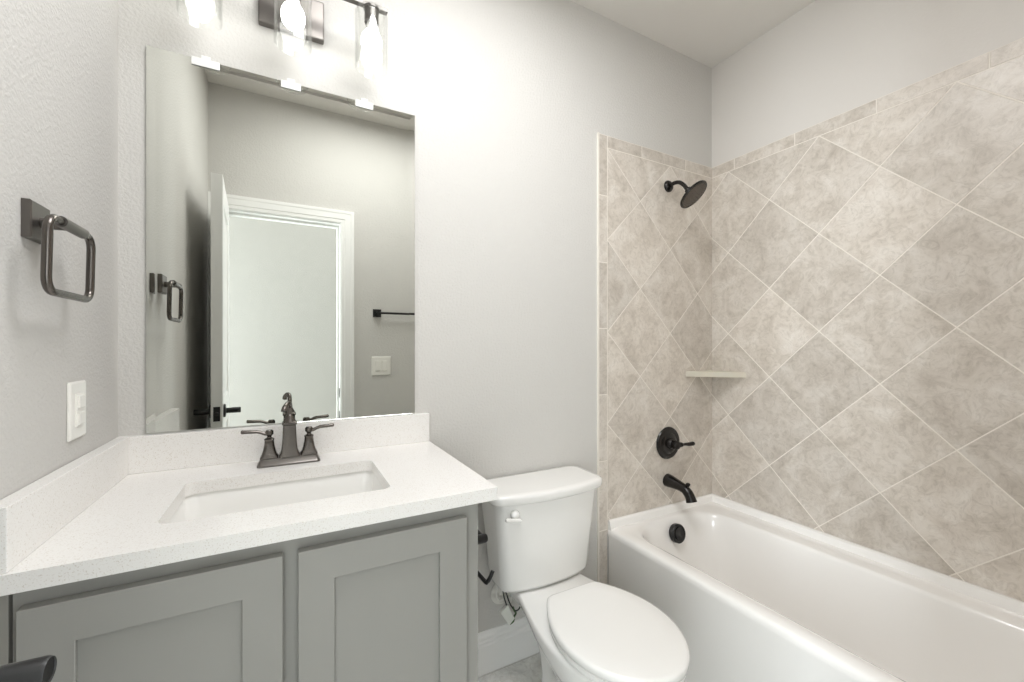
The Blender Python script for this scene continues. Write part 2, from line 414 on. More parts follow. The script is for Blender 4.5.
# open door leaf along the left wall
def door_leaf(name, label, pivot, angle, x0, x1, y0, y1, s_free, knobs=True):
    door = thing(name, label, None, pivot); door['kind'] = 'structure'
    with at(door):
        bm = NB(); zt = 2.031; sw = 0.105; ya, yb = min(y0, y1), max(y0, y1); yA, yB = ya + sw, yb - sw
        for f in ((ya, yA, 0.008, zt), (yB, yb, 0.008, zt), (yA, yB, 0.008, 0.24), (yA, yB, 0.86, 1.0), (yA, yB, zt - 0.115, zt)):
            box(bm, x0, x1, *f)
        for z0, z1 in ((0.24, 0.86), (1.0, zt - 0.115)):
            for side in (x0, x1):
                s = 1 if side == x1 else -1
                def rp(i, d): return [(side - s * d, a, b) for a, b in ((yA + i, z0 + i), (yB - i, z0 + i), (yB - i, z1 - i), (yA + i, z1 - i))]
                loft(bm, [rp(0, 0), rp(0.006, 0.007), rp(0.018, 0.010), rp(0.03, 0.010), rp(0.055, 0.003)], False, True)
        obj('door_leaf', bm, M['trim'], door, smooth=False)
        xm, ye = (x0 + x1) / 2, y1
        if knobs:
            b = NB(); box(b, x0 + 0.009, x1 - 0.009, min(ye, ye + s_free * 0.001), max(ye, ye + s_free * 0.001), 0.909, 0.975)
            lathe(b, (xm, ye, 0.942), (0, s_free, 0), [(0.009, 0), (0.009, 0.006), (0.006, 0.010), (0, 0.010)], 16); obj('latch', b, M['matte'], door)
        for side, s in ((x1, 1), (x0, -1)):
            b = NB(); yl, zl = ye - s_free * 0.070, 0.947
            lathe(b, (side, yl, zl), (s, 0, 0), [(0.031, 0), (0.031, 0.006), (0.028, 0.009), (0.0125, 0.011), (0.0125, 0.030), (0.0130, 0.034), (0.0130, 0.065), (0.0115, 0.068), (0.0105, 0.0665), (0, 0.066)], 30); obj('door_knob', b, M['matte'], door)
    door.rotation_euler = (0, 0, angle)
    return door
door_leaf('door_1', 'white panelled door standing open along the left wall, seen in the mirror', (0.101, FRONT + 0.02, 0), -math.radians(3.4), 0.057, 0.101, FRONT + 0.02, -0.84, 1)

# ------------------------------------------------------------------ vanity cabinet
CT, CB = 0.914, 0.884
cab = thing('vanity_cabinet', 'grey painted two-door vanity cabinet under the white countertop', 'cabinet', (0.40, -0.27, 0))
CX0, CX1, CF = 0.026, 0.797, -0.545
with at(cab):
    bm = NB()
    box(bm, CX0, CX0 + 0.018, CF + 0.02, -0.004, 0.0, CB - 0.001); box(bm, CX1 - 0.018, CX1, CF + 0.02, -0.004, 0.0, CB - 0.001)
    box(bm, CX0 + 0.018, CX1 - 0.018, CF + 0.02, -0.004, 0.10, 0.118); box(bm, CX0 + 0.018, CX1 - 0.018, -0.010, -0.004, 0.118, CB - 0.001)
    obj('carcass', bm, M['cab'], cab, smooth=False)
    bm = NB()
    for f in ((CX0, CX0 + 0.038, 0.10, CB - 0.001), (CX1 - 0.045, CX1, 0.0, CB - 0.001), (0.375, 0.425, 0.10, CB - 0.001)): box(bm, f[0], f[1], CF, CF + 0.02, f[2], f[3])
    for a, b in ((CX0 + 0.038, 0.375), (0.425, CX1 - 0.045)):
        box(bm, a, b, CF, CF + 0.02, CB - 0.043, CB - 0.001); box(bm, a, b, CF, CF + 0.02, 0.10, 0.135)
    obj('face_frame', bm, M['cab'], cab, smooth=False)
    bm = NB(); box(bm, CX0 + 0.018, CX1 - 0.018, CF + 0.075, CF + 0.09, 0, 0.10); obj('toe_kick', bm, M['cab'], cab, smooth=False)
    bm = NB(); box(bm, 0.0015, 0.0215, CF, CF + 0.02, 0.0, CB - 0.001); obj('filler_strip', bm, M['filler'], cab, smooth=False)
    bm = NB(); box(bm, 0.0015, CX0 - 0.001, CF + 0.021, CF + 0.03, 0.0, CB - 0.001); obj('filler_backing', bm, M['gap'], cab, smooth=False)
    for x0, x1 in ((0.037, 0.387), (0.413, 0.761)):
        z0, z1, r = 0.118, 0.854, 0.065
        yb, yf, yp = CF - 0.0005, CF - 0.0205, CF - 0.012
        bm = NB()
        o_ = [(x0, z0), (x1, z0), (x1, z1), (x0, z1)]; i_ = [(x0 + r, z0 + r), (x1 - r, z0 + r), (x1 - r, z1 - r), (x0 + r, z1 - r)]
        loft(bm, [[(x, yb, z) for x, z in i_], [(x, yb, z) for x, z in o_], [(x, yf, z) for x, z in o_], [(x, yf, z) for x, z in i_], [(x, yp - 0.0005, z) for x, z in i_]], False, False)
        d = obj('door', bm, M['cab'], cab, smooth=False, bevel=0.0012)
        bm = NB(); box(bm, x0 + r - 0.004, x1 - r + 0.004, yb - 0.001, yp, z0 + r - 0.004, z1 - r + 0.004); obj('door_panel', bm, M['cab'], d, smooth=False)

# ------------------------------------------------------------------ countertop with splashes, sink
top = thing('countertop', 'white speckled quartz countertop with back and side splash', 'countertop', (0.42, -0.28, CB))
HX0, HX1, HY0, HY1 = 0.176, 0.613, -0.457, -0.181
with at(top):
    bm = NB()
    ou = rrect(0.0015, 0.837, -0.571, -0.001, 0.002); ino = rrect(HX0, HX1, HY0, HY1, 0.022)
    loft(bm, [at_z(ino, CB), at_z(ou, CB), at_z(ou, CT), at_z(ino, CT), at_z(ino, CB)], False, False)
    obj('slab', bm, M['quartz'], top, angle=30)
    bm = NB(); box(bm, 0.0015, 0.8365, -0.0285, -0.001, CT + 0.0002, 1.0123); obj('backsplash', bm, M['quartz'], top, smooth=False, bevel=0.0012)
    bm = NB(); box(bm, 0.0015, 0.0285, -0.566, -0.0292, CT + 0.0002, 1.0123); obj('sidesplash', bm, M['quartz'], top, smooth=False, bevel=0.0012)
sink = thing('undermount_sink', 'white rectangular sink basin set under the countertop', 'sink', (0.395, -0.32, 0.755))
with at(sink):
    e = 0.006; bm = NB()
    def sl(off, z, r): return at_z(rrect(HX0 - off, HX1 + off, HY0 - off, HY1 + off, r, 8), z)
    loops = [sl(0.022, CB - 0.0005, 0.03), sl(e, CB - 0.0005, 0.026), sl(e - 0.002, CB - 0.006, 0.026), sl(-0.004, 0.83, 0.03), sl(-0.010, 0.785, 0.035), sl(-0.018, 0.772, 0.04), sl(-0.035, 0.765, 0.05), sl(-0.09, 0.762, 0.04)]
    loft(bm, loops, False, False)
    bm.verts.ensure_lookup_table(); last = loops[-1]
    c = [(0.3945, -0.319, 0.76)]
    dl = [(0.3945 + 0.022 * math.cos(math.atan2(p[1] + 0.319, p[0] - 0.3945)), -0.319 + 0.022 * math.sin(math.atan2(p[1] + 0.319, p[0] - 0.3945)), 0.7605) for p in last]
    loft(bm, [last, dl], False, True)
    ol = [sl(0.022, CB - 0.0005, 0.03), sl(0.022, CB - 0.012, 0.03), sl(0.012, 0.83, 0.035), sl(0.0, 0.755, 0.05)]
    loft(bm, ol, False, True)
    obj('basin', bm, M['porcelain'], sink, angle=50)
    bm = NB(); lathe(bm, (0.3945, -0.319, 0.7615), (0, 0, 1), [(0.024, 0), (0.024, 0.003), (0.019, 0.004), (0.017, 0.0015), (0.0, 0.0015)], 28); obj('drain', bm, M['drain'], sink)

# faucet
FX, FY = 0.400, -0.098
fau = thing('bathroom_faucet', 'dark gunmetal two-handle faucet behind the sink', 'faucet', (FX, FY, CT))
with at(fau):
    bm = NB()
    def fb(hx, hy, z, r): return at_z(rrect(FX - hx, FX + hx, FY - hy, FY + hy, r, 5), CT + z)
    loft(bm, [fb(0.080, 0.029, 0.0003, 0.010), fb(0.080, 0.029, 0.005, 0.010), fb(0.078, 0.027, 0.007, 0.010), fb(0.074, 0.0235, 0.016, 0.009), fb(0.072, 0.022, 0.0185, 0.008), fb(0.072, 0.022, 0.021, 0.008), fb(0.069, 0.019, 0.022, 0.008)])
    obj('base_plate', bm, M['pewter'], fau, angle=40)
    bm = NB()
    def sq(h, z, r): return at_z(rrect(FX - h, FX + h, FY - h, FY + h, r, 4), CT + z)
    loft(bm, [sq(0.026, 0.0215, 0.004), sq(0.026, 0.025, 0.004), sq(0.0215, 0.034, 0.004), sq(0.0185, 0.060, 0.003), sq(0.0165, 0.108, 0.003), sq(0.0165, 0.110, 0.003), sq(0.019, 0.112, 0.004), sq(0.019, 0.117, 0.004), sq(0.016, 0.120, 0.006)], True, True)
    lathe(bm, (FX, FY, CT), (0, 0, 1), [(0.0185, 0.117), (0.0175, 0.119), (0.0135, 0.127), (0.0105, 0.133), (0.0085, 0.137), (0.007, 0.139)], 22)
    arc = [(FX, FY, CT + 0.138), (FX + 0.001, FY - 0.002, CT + 0.150), (FX + 0.001, FY - 0.009, CT + 0.164), (FX, FY - 0.021, CT + 0.173), (FX - 0.004, FY - 0.037, CT + 0.1755), (FX - 0.009, FY - 0.052, CT + 0.1715), (FX - 0.0125, FY - 0.062, CT + 0.1645), (FX - 0.0135, FY - 0.066, CT + 0.157)]
    tube(bm, arc, [0.0066, 0.0064, 0.0064, 0.0064, 0.0064, 0.0064, 0.0072, 0.0074], 16, True, 5)
    obj('spout', bm, M['bronze'], fau, angle=35)
    for s in (-1, 1):
        hx = FX + s * 0.0505
        bm = NB()
        def hq(h, z, r): return at_z(rrect(hx - h, hx + h, FY - h, FY + h, r, 5), CT + z)
        loft(bm, [hq(0.0225, 0.0215, 0.006), hq(0.0225, 0.024, 0.006), hq(0.019, 0.030, 0.007), hq(0.0155, 0.042, 0.008), hq(0.0125, 0.058, 0.008), hq(0.0115, 0.070, 0.008), hq(0.0125, 0.0715, 0.009), hq(0.0125, 0.074, 0.009), hq(0.008, 0.077, 0.006)])
        h_ = obj('handle', bm, M['bronze'], fau, angle=40)
        bm = NB()
        lathe(bm, (hx, FY, CT + 0.076), (0, 0, 1), [(0.007, 0), (0.0052, 0.004), (0.0075, 0.008), (0.0105, 0.011), (0.0105, 0.019), (0.0075, 0.023), (0, 0.0235)], 18)
        pr = [(0.0, 0.012, 0.0065, 0.0055), (0.012, 0.0135, 0.0065, 0.005), (0.022, 0.018, 0.0065, 0.0048), (0.03, 0.0205, 0.007, 0.0048), (0.058, 0.022, 0.0075, 0.0052), (0.066, 0.0225, 0.007, 0.0055), (0.068, 0.0225, 0.005, 0.004)]
        loft(bm, [[(hx + s * d, FY + wy * math.cos(a), CT + 0.076 + zc + hz * math.sin(a)) for a in [2 * PI * q / 14 for q in range(14)]] for d, zc, wy, hz in pr])
        obj('lever', bm, M['bronze'], h_, angle=40)

# ------------------------------------------------------------------ mirror with clips
MX0, MX1, MZ0, MZ1 = 0.059, 0.790, 1.0135, 2.063
mir = thing('wall_mirror', 'large frameless mirror resting on the backsplash', 'mirror', (0.4245, -0.004, MZ0))
with at(mir):
    def mr(i, y): return [(MX0 + i, y, MZ0 + i * 0.03), (MX1 - i, y, MZ0 + i * 0.03), (MX1 - i, y, MZ1 - i), (MX0 + i, y, MZ1 - i)]
    bm = NB(); loft(bm, [mr(0, -0.001), mr(0, -0.0064), mr(0.019, -0.0059)], True, True); obj('mirror_glass', bm, M['mirror'], mir, smooth=False)
    for x0, x1 in ((0.157, 0.223), (0.377, 0.432), (0.592, 0.649)):
        bm = NB(); box(bm, x0, x1, -0.0095, -0.0066, MZ1 - 0.020, MZ1 + 0.003); box(bm, (x0 + x1) / 2 - 0.011, (x0 + x1) / 2 + 0.011, -0.0095, -0.0005, MZ1 + 0.001, MZ1 + 0.012)
        obj('mirror_clip', bm, M['clip'], mir, smooth=False, bevel=0.0012)

# ------------------------------------------------------------------ vanity light
vl = thing('vanity_light', 'three-lamp vanity light bar with clear glass shades above the mirror', 'wall light', (0.4075, -0.02, 2.21))
LY = -0.11
with at(vl):
    bm = NB(); box(bm, 0.318, 0.497, -0.024, -0.001, 2.213, 2.335); obj('backplate', bm, M['pewter'], vl, smooth=False, bevel=0.004)
    bm = NB(); box(bm, 0.144, 0.674, LY - 0.009, LY + 0.009, 2.304, 2.316); obj('bar', bm, M['socket'], vl, smooth=False, bevel=0.001)
    bm = NB(); tube(bm, [(0.409, -0.02, 2.306), (0.409, LY, 2.310)], 0.008); obj('arm', bm, M['socket'], vl)
    for lx in (0.192, 0.409, 0.626):
        bm = NB(); lathe(bm, (lx, LY, 2.304), (0, 0, -1), [(0.024, 0), (0.024, 0.006), (0.021, 0.008), (0.021, 0.046), (0.018, 0.047), (0.018, 0.030), (0, 0.030)], 28)
        s_ = obj('lamp_socket', bm, M['socket'], vl)
        bm = NB(); lathe(bm, (lx, LY, 2.275), (0, 0, -1), [(0.013, 0), (0.014, 0.02), (0.016, 0.03), (0.018, 0.042)], 24, True, False); obj('bulb_collar', bm, M['ceramic'], s_)
        bm = NB(); lathe(bm, (lx, LY, 2.233), (0, 0, -1), [(0.0165, 0), (0.0195, 0.004), (0.0245, 0.010), (0.0290, 0.019), (0.0315, 0.030), (0.0318, 0.036), (0.0305, 0.046), (0.0265, 0.056), (0.020, 0.0635), (0.012, 0.068), (0.004, 0.0697), (0, 0.070)], 24, True, False); obj('bulb', bm, M['bulb'], s_)
        bm = NB(); ro, ri = 0.049, 0.0465; zt, zb = 2.295, 2.113
        lathe(bm, (lx, LY, 0), (0, 0, 1), [(0.022, zt), (0.040, zt), (0.046, zt - 0.004), (ro, zt - 0.012), (ro, zb + 0.001), (ro - 0.001, zb), (ri + 0.001, zb), (ri, zb + 0.001), (ri, zt - 0.013), (0.044, zt - 0.006), (0.039, zt - 0.003), (0.022, zt - 0.003), (0.022, zt)], 48, False, False)
        obj('glass_shade', bm, M['glass'], vl)

# ------------------------------------------------------------------ towel ring, wall plates, towel bar
tr = thing('towel_ring', 'square gunmetal towel ring on the left wall beside the mirror', 'towel ring', (0.0, -0.425, 1.47))
with at(tr):
    yc, zc, xr = -0.425, 1.468, 0.047
    bm = NB()
    def bq(h, x): return [(x, yc + a * h, zc + b * h) for a, b in ((-1, -1), (1, -1), (1, 1), (-1, 1))]
    loft(bm, [bq(0.0325, 0.0003), bq(0.0325, 0.011), bq(0.0305, 0.013)]); obj('wall_base', bm, M['pewter'], tr, smooth=False)
    bm = NB(); lathe(bm, (0.012, yc, zc), (1, 0, 0), [(0.010, 0), (0.0095, 0.026), (0.0095, 0.036)], 20)
    tube(bm, [(xr, yc - 0.030, zc), (xr, yc + 0.062, zc)], 0.0098, 18); obj('post', bm, M['pewter'], tr)
    bm = NB(); pts = [(xr + (zz - 1.468) * 0.02, yy, zz) for yy, zz in rrect(yc - 0.072, yc + 0.101, 1.343, 1.468, 0.024, 7)]
    ring(bm, pts, 0.0068, 14); obj('hanging_ring', bm, M['bronze'], tr)

def wall_plate(name, label, cat, c, u, nrm, wd, ht, inserts, group=None):
    t = thing(name, label, cat, c, group); u = Vector(u); n = Vector(nrm); c = Vector(c); z = Vector((0, 0, 1))
    with at(t):
        def rl(cu, cz, hw, hh, d): return [c + u * (cu + a * hw) + z * (cz + b * hh) + n * d for a, b in ((-1, -1), (1, -1), (1, 1), (-1, 1))]
        bm = NB(); loft(bm, [rl(0, 0, wd / 2, ht / 2, 0.0004), rl(0, 0, wd / 2, ht / 2, 0.004), rl(0, 0, wd / 2 - 0.004, ht / 2 - 0.004, 0.0065)]); obj('cover_plate', bm, M['plastic'], t, smooth=False, bevel=0.001)
        for (iu, iw, ih, kind) in inserts:
            bm = NB(); loft(bm, [rl(iu, 0, iw / 2, ih / 2, 0.003), rl(iu, 0, iw / 2, ih / 2, 0.0085), rl(iu, 0, iw / 2 - 0.0015, ih / 2 - 0.0015, 0.0095)])
            ins = obj('insert', bm, M['plastic'], t, smooth=False)
            if kind == 'dimmer':
                for zz in (ih * 0.25, -ih * 0.25):
                    bm = NB(); loft(bm, [rl(iu, zz, iw / 2 - 0.004, ih * 0.19, 0.008), rl(iu, zz, iw / 2 - 0.004, ih * 0.19, 0.0115), rl(iu, zz, iw / 2 - 0.006, ih * 0.17, 0.0125)])
                    b_ = obj('button', bm, M['plastic'], ins, smooth=False)
            else:
                bm = NB(); loft(bm, [rl(iu, 0, iw / 2 - 0.003, ih / 2 - 0.003, 0.009), rl(iu, ih * 0.01, iw / 2 - 0.003, ih / 2 - 0.004, 0.0125)]); obj('rocker', bm, M['plastic'], ins, smooth=False)
    return t
wall_plate('wall_outlet', 'white outlet plate with two stacked buttons on the left wall above the side splash', 'outlet', (0, -0.255, 1.1165), (0, -1, 0), (1, 0, 0), 0.078, 0.120, [(0, 0.034, 0.068, 'dimmer')])
wall_plate('light_switch', 'wide white switch plate below the towel bar, reflected in the mirror', 'light switch', (0.948, FRONT, 1.1165), (1, 0, 0), (0, 1, 0), 0.126, 0.124, [(-0.023, 0.034, 0.068, 'r'), (0.023, 0.034, 0.068, 'r')])
tb = thing('towel_bar', 'slim black towel bar on the doorway wall, reflected in the mirror', 'towel bar', (1.15, FRONT, 1.468))
with at(tb):
    for x in (0.921, 1.375):
        bm = NB(); loft(bm, [[(x + a * h, FRONT + d, 1.468 + b * h) for a, b in ((-1, -1), (1, -1), (1, 1), (-1, 1))] for h, d in ((0.026, 0.0003), (0.026, 0.010), (0.024, 0.012))])
        lathe(bm, (x, FRONT + 0.011, 1.468), (0, 1, 0), [(0.009, 0), (0.009, 0.020), (0.011, 0.022), (0.011, 0.036)], 18); obj('bracket', bm, M['matte'], tb, smooth=False)
    bm = NB(); tube(bm, [(0.921, FRONT + 0.040, 1.468), (1.375, FRONT + 0.040, 1.468)], 0.0075); obj('rail', bm, M['matte'], tb)

# ------------------------------------------------------------------ toilet
TC = 1.243
toi = thing('toilet', 'white two-piece toilet with closed lid between vanity and tub', 'toilet', (TC, -0.40, 0))
def interp(tab, s):
    for (a, va), (b, vb) in zip(tab, tab[1:]):
        if s <= b:
            t = (s - a) / (b - a); t = t * t * (3 - 2 * t) if False else t
            return va + (vb - va) * t
    return tab[-1][1]
TB = 1.250
def outline(yb, yf, tab, n=28):      # closed outline symmetrical about the bowl's centre line
    ss = [(1 - math.cos(PI * i / n)) / 2 for i in range(n + 1)]
    right = [(TB + interp(tab, s), yb + (yf - yb) * s) for s in ss]
    left = [(TB - interp(tab, s), yb + (yf - yb) * s) for s in reversed(ss)]
    return right + left
def egg(hw, yb, yf, wide=0.48, pf=0.52):
    tab = [(0, 0.44 * hw), (0.004, 0.50 * hw), (0.012, 0.55 * hw)]
    for i in range(1, 31):
        t = i / 30; tab.append((0.012 + (wide - 0.012) * t, hw * (0.55 + 0.45 * math.sin(PI / 2 * t) ** 0.85)))
    for i in range(1, 41):
        q = i / 40; tab.append((wide + (1 - wide) * q, max(0.0005, hw * (1 - q ** 2.05) ** pf)))
    return outline(yb, yf, tab)
with at(toi):
    # bowl with deck
    def bowl(hd, hw, yb, yf, wide=0.6):
        tab = [(0, hd * 0.80), (0.012, hd * 0.93), (0.03, hd), (0.2, hd * 1.0)]
        for i in range(1, 25):
            s = 0.2 + (wide - 0.2) * i / 24; t = i / 24; tab.append((s, hd + (hw - hd) * math.sin(PI / 2 * t) ** 1.3))
        for i in range(1, 33):
            q = i / 32; tab.append((wide + (1 - wide) * q, max(0.0005, hw * (1 - q ** 2.1) ** 0.52)))
        return outline(yb, yf, tab)
    rows = [(0.0, 0.085, 0.105, -0.22, -0.61, 0.5), (0.03, 0.080, 0.100, -0.22, -0.605, 0.5), (0.11, 0.072, 0.092, -0.22, -0.58, 0.5), (0.17, 0.075, 0.100, -0.21, -0.585, 0.52),
            (0.22, 0.084, 0.122, -0.20, -0.615, 0.55), (0.26, 0.098, 0.147, -0.18, -0.655, 0.57), (0.29, 0.110, 0.166, -0.165, -0.69, 0.58), (0.315, 0.122, 0.178, -0.15, -0.715, 0.58), (0.338, 0.134, 0.184, -0.05, -0.728, 0.58), (0.362, 0.140, 0.185, -0.027, -0.734, 0.58), (0.373, 0.138, 0.184, -0.028, -0.732, 0.58), (0.378, 0.132, 0.178, -0.034, -0.726, 0.58)]
    bm = NB(); loft(bm, [at_z(bowl(a, b, c, d, e_), z) for z, a, b, c, d, e_ in rows]); obj('bowl', bm, M['porcelain'], toi, angle=60)
    # seat ring and lid
    bm = NB(); rim = egg(0.176, -0.308, -0.736); rim2 = egg(0.172, -0.312, -0.732)
    hole = [(TB + (x - TB) * 0.62, -0.51 + (y + 0.51) * 0.68) for x, y in rim]
    loft(bm, [at_z(hole, 0.3795), at_z(rim2, 0.3795), at_z(rim, 0.383), at_z(rim, 0.393), at_z(rim2, 0.3965), at_z(hole, 0.3965), at_z(hole, 0.3795)], False, False); obj('seat', bm, M['seat'], toi, angle=50)
    bm = NB()
    lz = [(0.400, 0.175, -0.307, -0.737), (0.403, 0.179, -0.303, -0.741), (0.417, 0.180, -0.302, -0.742), (0.4225, 0.177, -0.305, -0.739), (0.425, 0.169, -0.313, -0.730), (0.4265, 0.12, -0.355, -0.67), (0.427, 0.05, -0.43, -0.57)]
    loft(bm, [at_z(egg(h, a, b), z) for z, h, a, b in lz]); obj('seat_lid', bm, M['seat'], toi, angle=50)
    for s in (-1, 1):
        bm = NB(); lathe(bm, (TB + s * 0.07, -0.288, 0.3785), (0, 0, 1), [(0.0135, 0), (0.0135, 0.010), (0.011, 0.014), (0, 0.015)], 20); obj('hinge_cap', bm, M['seat'], toi)
    # tank
    def tk(hw, yb, yside, yfront, r=0.03, n=6):
        pts = []
        m = 16
        for i in range(n + 1):      # front-right to front-left along a shallow curve, with rounded corners
            pass
        base = rrect(TC - hw, TC + hw, yside, yb, r, n)
        out = []
        N = 14
        # insert extra points along the long sides so that the front can bow
        corners = [base[i * (n + 1):(i + 1) * (n + 1)] for i in range(4)]   # back-right, back-left, front-left, front-right
        def seg(a, b): return [(a[0] + (b[0] - a[0]) * t / N, a[1] + (b[1] - a[1]) * t / N) for t in range(1, N)]
        order = corners[0] + seg(corners[0][-1], corners[1][0]) + corners[1] + corners[2] + seg(corners[2][-1], corners[3][0]) + corners[3]
        for x, y in order:
            f = max(0.0, (yb - y) / (yb - yside)); q = (x - TC) / hw
            out.append((x, y + (yfront - yside) * f * max(0, 1 - q * q)))
        return out
    bm = NB()
    trs = [(0.384, 0.176, -0.045, -0.165, -0.190), (0.387, 0.184, -0.040, -0.172, -0.199), (0.40, 0.188, -0.038, -0.176, -0.205), (0.55, 0.201, -0.030, -0.184, -0.216), (0.66, 0.214, -0.024, -0.190, -0.224), (0.705, 0.219, -0.022, -0.192, -0.227)]
    loft(bm, [at_z(tk(h, a, b, c), z) for z, h, a, b, c in trs]); obj('tank', bm, M['porcelain'], toi, angle=50)
    bm = NB()
    lrs = [(0.7055, 0.228, -0.018, -0.198, -0.234), (0.708, 0.236, -0.014, -0.204, -0.242), (0.716, 0.239, -0.012, -0.207, -0.246), (0.731, 0.240, -0.012, -0.208, -0.247), (0.738, 0.238, -0.013, -0.206, -0.245), (0.742, 0.231, -0.019, -0.200, -0.238), (0.743, 0.215, -0.03, -0.19, -0.22)]
    loft(bm, [at_z(tk(h, a, b, c, 0.032), z) for z, h, a, b, c in lrs]); obj('tank_lid', bm, M['porcelain'], toi, angle=50)
    bm = NB(); px, py, pz = TC - 0.161, -0.2065, 0.672
    lathe(bm, (px, py, pz), (0, -1, 0), [(0.017, 0), (0.017, 0.006), (0.014, 0.012), (0.010, 0.017), (0, 0.018)], 22)
    rings = []
    for t in range(14):
        f = t / 13; xx = px + 0.016 - 0.062 * f; hz = (0.0065 + 0.001 * f) * (0.6 if t in (0, 13) else 1); zz = pz - 0.017 + 0.013 * f
        rings.append([(xx, py - 0.020 - 0.004 * f + 0.005 * math.cos(a), zz + hz * math.sin(a)) for a in [2 * PI * q / 12 for q in range(12)]])
    loft(bm, rings); obj('flush_lever', bm, M['porcelain'], toi, angle=60)

# supply valve, hanging tag
sv = thing('supply_valve', 'round white supply valve cover on the wall below the toilet tank', 'valve', (1.135, 0, 0.285))
with at(sv):
    bm = NB(); lathe(bm, (1.135, -0.0003, 0.285), (0, -1, 0), [(0.046, 0), (0.046, 0.004), (0.036, 0.014), (0.016, 0.020), (0.014, 0.024)], 32); obj('escutcheon', bm, M['plastic'], sv)
    bm = NB(); lathe(bm, (1.135, -0.022, 0.285), (0, -1, 0), [(0.009, 0), (0.009, 0.02), (0.015, 0.022), (0.015, 0.040), (0.011, 0.046), (0, 0.046)], 20); lathe(bm, (1.130, -0.052, 0.285), (-1, 0, 0), [(0.008, 0), (0.008, 0.014), (0.006, 0.016), (0.006, 0.026)], 16); obj('stop_valve', bm, M['plastic'], sv)
    bm = NB(); tube(bm, [(1.108, -0.052, 0.285), (1.094, -0.052, 0.292), (1.087, -0.054, 0.315), (1.086, -0.060, 0.350), (1.087, -0.066, 0.3805)], 0.0055, 10, True, 5); obj('supply_hose', bm, M['plastic'], sv)
ht = thing('hanging_tag', 'small white tag dangling on a dark looped cord under the toilet tank', 'tag', (1.14, -0.09, 0.27))
with at(ht):
    yt = -0.09
    def on(u, v, y=yt):       # a point of the tag's plane, from where it was measured
        a = math.radians(28.26); r = (u - 512) / 417.44; z = -(v - 345.64) / 417.44
        d = Vector((math.sin(a) + r * math.cos(a), math.cos(a) - r * math.sin(a), z)); c = Vector(cam.location)
        return c + d * ((y - c.y) / d.y)
    q = [on(499.6, 612), on(507.2, 604.5), on(514, 617.4), on(508.6, 624.5)]
    bm = NB(); loft(bm, [[p + Vector((0, -0.007, 0)) for p in q], [p + Vector((0, 0.007, 0)) for p in q]]); obj('card', bm, M['tag'], ht, smooth=False, bevel=0.002)
    bm = NB()
    tube(bm, [on(502.5, 588.5), on(504, 597), on(506.5, 605)], 0.0024, 8, True, 4)
    tube(bm, [on(504.5, 588.5), on(506.5, 594), on(508.5, 600), on(511, 605.5), on(515, 610.5), on(518.5, 609.5), on(520, 606), on(519, 602)], 0.0026, 8, True, 5)
    obj('loop_cord', bm, M['cord'], ht)
    bm = NB(); tube(bm, [on(513, 607), on(514.5, 611), on(516, 613), on(514, 617), on(513.5, 621), on(510, 624)], 0.0034, 8, True, 4); obj('tail_cord', bm, M['green'], ht)

# toilet paper holder on the cabinet's side
tp = thing('toilet_paper_holder', 'empty black toilet paper holder on the side of the vanity cabinet', 'paper holder', (CX1, -0.39, 0.71))
with at(tp):
    yp_, zp = -0.39, 0.708
    bm = NB(); loft(bm, [[(CX1 + d, yp_ + a * h, zp + b * h) for a, b in ((-1, -1), (1, -1), (1, 1), (-1, 1))] for h, d in ((0.026, -0.0005), (0.026, 0.010), (0.024, 0.012))]); obj('wall_base', bm, M['matte'], tp, smooth=False)
    bm = NB(); lathe(bm, (CX1 + 0.011, yp_, zp), (1, 0, 0), [(0.0125, 0), (0.0125, 0.078), (0.0105, 0.083), (0, 0.0835)], 20); obj('post', bm, M['matte'], tp)
    xb = 0.884
    bm = NB(); tube(bm, [(xb, yp_, zp), (xb, -0.26, zp), (xb, -0.238, zp - 0.006), (xb, -0.228, zp - 0.025), (xb, -0.228, 0.612), (xb, -0.236, 0.594), (xb, -0.255, 0.588), (xb + 0.002, -0.385, 0.586), (xb + 0.005, -0.400, 0.589), (xb + 0.012, -0.405, 0.602), (xb + 0.020, -0.405, 0.618)], 0.0058, 12, True, 4); obj('roll_arm', bm, M['matte'], tp)

